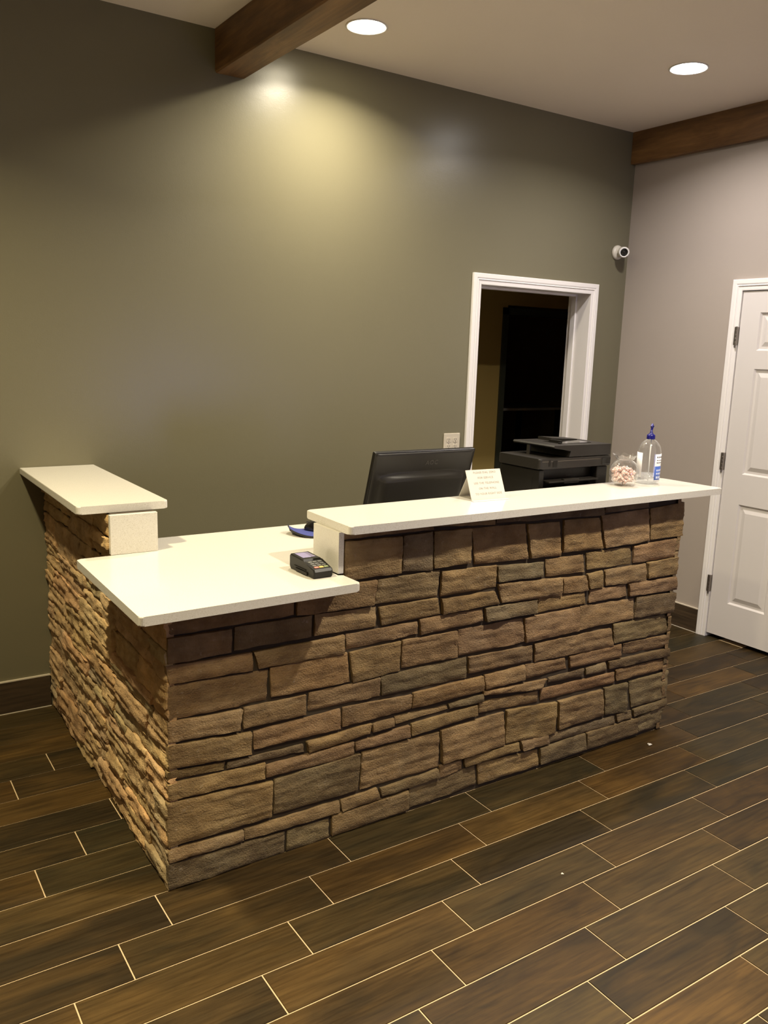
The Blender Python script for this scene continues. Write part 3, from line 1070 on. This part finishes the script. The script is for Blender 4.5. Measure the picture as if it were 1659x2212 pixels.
# ------------------------------------------------------------------ card terminal
t = thing('card_terminal', 'black card payment terminal with a small screen and coloured keys on the low countertop', 'card terminal', (.498, -1.515, ZL), math.radians(1.5))
HB = .0345
prof = [(-.078, .004), (-.074, .0), (.072, .0), (.080, .010), (.080, .044), (.074, .050), (-.004, .047), (-.008, .041), (-.074, .030), (-.080, .022)]
b = bmesh.new()
Mx = T(-HB, 0, 0) @ Matrix(((0, 0, 1, 0), (1, 0, 0, 0), (0, 1, 0, 0), (0, 0, 0, 1)))
prism(b, prof, 0, 2 * HB, .004, 3, Mx)
body = obj('housing', b, BLACK, t)
b = bmesh.new()
box(b, -HB - .004, -.040, .004, -HB + .004, .035, .014, .002)
box(b, -HB - .003, -.030, .017, -HB + .004, .045, .020, .001)
obj('card_slot', b, BLACK, body)
sl = math.atan2(.003, .078)
b = bmesh.new()
box(b, -.024, .010, .0005, .024, .066, .0012, .0003, 1, T(0, 0, .0472) @ RX(sl))
obj('screen', b, SCREEN, t)
sk = math.atan2(.011, .066)
MK = T(0, -.074, .0303) @ RX(sk)
b = bmesh.new()
box(b, -.028, .003, 0, .028, .062, .0008, .0003, 1, MK)
kp = obj('keypad', b, BLACK, t)
for r in range(4):
    for c in range(3):
        m = KEYG if r else (KEYR, KEYY, KEYN)[c]
        b = bmesh.new()
        x = (c - 1) * .0172
        y = .010 + r * .0138
        box(b, x - .0072, y - .0045, 0, x + .0072, y + .0050, .0026, .0008, 2, MK)
        obj('key', b, m, kp)

# ------------------------------------------------------------------ mouse pad and mouse
t = thing('mouse_pad', 'blue cloth mouse pad with one end curled up on the low countertop', 'mouse pad', (.800, -1.030, ZL), math.radians(-6))
def pad(z0, dz):
    b = bmesh.new()
    n, m_ = 36, 14
    V = []
    for layer in (0, 1):
        L = []
        for i in range(n + 1):
            u = i / n
            row = []
            x = -.128 + .256 * u
            q = max(0.0, 1 - u / .30)
            hwid = .062 * math.sqrt(max(0.0, 1 - q * q)) ** 1.2 + .008
            for j in range(m_ + 1):
                v = j / m_ * 2 - 1
                lift = .030 * q ** 2.0 * (.75 + .25 * v)
                row.append(b.verts.new((x + .012 * q * q, v * hwid + .030 * q, z0 + lift + (dz if layer else 0))))
            L.append(row)
        V.append(L)
    for i in range(n):
        for j in range(m_):
            b.faces.new((V[1][i][j], V[1][i + 1][j], V[1][i + 1][j + 1], V[1][i][j + 1]))
            b.faces.new((V[0][i][j], V[0][i][j + 1], V[0][i + 1][j + 1], V[0][i + 1][j]))
    for i in range(n):
        for j in (0, m_):
            b.faces.new((V[0][i][j], V[0][i + 1][j], V[1][i + 1][j], V[1][i][j]))
    for j in range(m_):
        for i in (0, n):
            b.faces.new((V[0][i][j], V[0][i][j + 1], V[1][i][j + 1], V[1][i][j]))
    bmesh.ops.recalc_face_normals(b, faces=list(b.faces))
    return b
obj('rubber_base', pad(0.0004, .0075), RUBBER, t)
obj('cloth_top', pad(.0081, .0012), PADBLUE, t)
t = thing('computer_mouse', 'glossy black computer mouse lying on the blue mouse pad', 'mouse', (.800, -1.005, ZL + .0100), math.radians(35))
def mouse_shell():
    b = bmesh.new()
    n, m_ = 24, 28
    rings = []
    for i in range(n + 1):
        a = PI / 2 * i / n
        ring = []
        for k in range(m_):
            th_ = 2 * PI * k / m_
            cx, sy = math.cos(th_), math.sin(th_)
            rx, ry = .031, .052
            rr = math.cos(a) ** .7
            x = rx * rr * math.copysign(abs(cx) ** .8, cx); y = ry * rr * math.copysign(abs(sy) ** .85, sy)
            z = .037 * math.sin(a) * (1 - .22 * (y / ry)) + .001
            ring.append(b.verts.new((x, y, z)))
        rings.append(ring)
    for i in range(n):
        for k in range(m_):
            b.faces.new((rings[i][k], rings[i][(k + 1) % m_], rings[i + 1][(k + 1) % m_], rings[i + 1][k]))
    b.faces.new(rings[0][::-1])
    bmesh.ops.remove_doubles(b, verts=list(b.verts), dist=1e-5)
    bmesh.ops.recalc_face_normals(b, faces=list(b.faces))
    return b
obj('shell', mouse_shell(), BLACKG, t, True)
b = bmesh.new()
lathe(b, [(.009, -.003), (.0105, -.0015), (.0105, .0015), (.009, .003)], 20, T(0, .022, .024) @ RY(PI / 2))
obj('scroll_wheel', b, RUBBER, t)
b = bmesh.new()
box(b, -.0004, .012, .026, .0004, .045, .0302)
obj('button_seam', b, LOGO, t)

# ------------------------------------------------------------------ wall socket
t = thing('wall_outlet', 'ivory double wall outlet plate beside the white doorway casing', 'outlet', (2.229, -.0005, 1.122))
b = bmesh.new()
box(b, -.0575, -.007, -.0575, .0575, 0, .0575, .003)
obj('plate', b, PLATE, t)
for sx in (-1, 1):
    b = bmesh.new()
    for sz in (-1, 1):
        prism(b, rounded([(-.0165, -.0135), (.0165, -.0135), (.0165, .0135), (-.0165, .0135)], .008, 4), 0, .0015, .0005, 1, T(sx * .0235, -.0072, sz * .0195) @ RX(PI / 2))
    rcp = obj('receptacle', b, PLATE, t)
    b = bmesh.new()
    for sz in (-1, 1):
        for q in (-.006, .006):
            box(b, sx * .0235 + q - .0011, -.0092, sz * .0195 - .001, sx * .0235 + q + .0011, -.0086, sz * .0195 + .008)
        lathe(b, [(.0026, 0), (.0026, .0006)], 10, T(sx * .0235, -.0086, sz * .0195 - .0065) @ RX(PI / 2))
    obj('slot', b, SLOT, rcp)
    b = bmesh.new()
    lathe(b, [(.003, 0), (.003, .0012), (.001, .0016)], 12, T(sx * .0235, -.0072, 0) @ RX(PI / 2))
    obj('screw', b, CHROME, t)

# ------------------------------------------------------------------ security camera
t = thing('security_camera', 'small white security camera on the olive wall near the corner', 'security camera', (3.475, -.0005, 2.283))
b = bmesh.new()
lathe(b, [(.044, 0), (.044, .010), (.041, .018), (.030, .024), (.012, .026)], 32, RX(PI / 2))
obj('mount_base', b, CAMW, t, True)
b = bmesh.new()
lathe(b, [(.013, .0), (.013, .045)], 18, T(0, -.020, .0) @ aim((-.15, -1, -.05)))
obj('arm', b, CAMW, t, True)
dirn = Vector((-.62, -.78, -.12)).normalized()
MC = T(-.002, -.055, -.002) @ aim(dirn)
b = bmesh.new()
lathe(b, [(.012, -.044), (.026, -.040), (.0315, -.030), (.033, 0), (.033, .040), (.031, .043), (.0235, .043), (.0225, .036)], 36, MC, cap1=False)
hd_ = obj('housing', b, CAMW, t, True)
b = bmesh.new()
lathe(b, [(.0225, .0345), (.020, .0355), (.012, .036), (.011, .038), (.0085, .0405), (.004, .0425), (.0005, .043)], 32, MC)
obj('lens', b, BLACKG, hd_, True)
b = bmesh.new()
lathe(b, [(.0300, .0428), (.0312, .0445), (.0235, .0445), (.0230, .0425)], 36, MC, cap0=False, cap1=False)
obj('front_ring', b, RINGW, hd_, True)

# ------------------------------------------------------------------ scraps on the floor
def scrap(x, y, r, seed, label):
    b = bmesh.new()
    q = random.Random(seed)
    lathe(b, [(r * .7, .0005), (r, r * .3), (r * .6, r * .6), (r * .1, r * .7)], 9, fn=lambda rr, z, a: (rr * (1 + .3 * math.sin(3 * a + seed)), z))
    o = obj('paper_scrap', b, CARD, loc=(x, y, 0))
    tag(o, label, 'litter')
scrap(2.098, -1.652, .0095, 3, 'pale scrap on the floor tile near the right end of the stone front')
scrap(1.105, -2.120, .0045, 5, 'tiny pale crumb on the floor tile in front of the desk')
# ------------------------------------------------------------------ world and view
w = bpy.data.worlds.new('world')
S.world = w
w.use_nodes = True
bg = w.node_tree.nodes['Background']
bg.inputs['Color'].default_value = (.02, .02, .03, 1)
bg.inputs['Strength'].default_value = .2
S.view_settings.view_transform = 'Standard'
S.view_settings.look = 'None'
S.view_settings.gamma = 1
S.view_settings.exposure = 0.6
S.view_settings.use_curve_mapping = False
S.cycles.max_bounces = 14
S.cycles.transmission_bounces = 12
S.cycles.transparent_max_bounces = 12
S.cycles.caustics_refractive = True
S.cycles.sample_clamp_indirect = 6.0
S.cycles.use_denoising = True
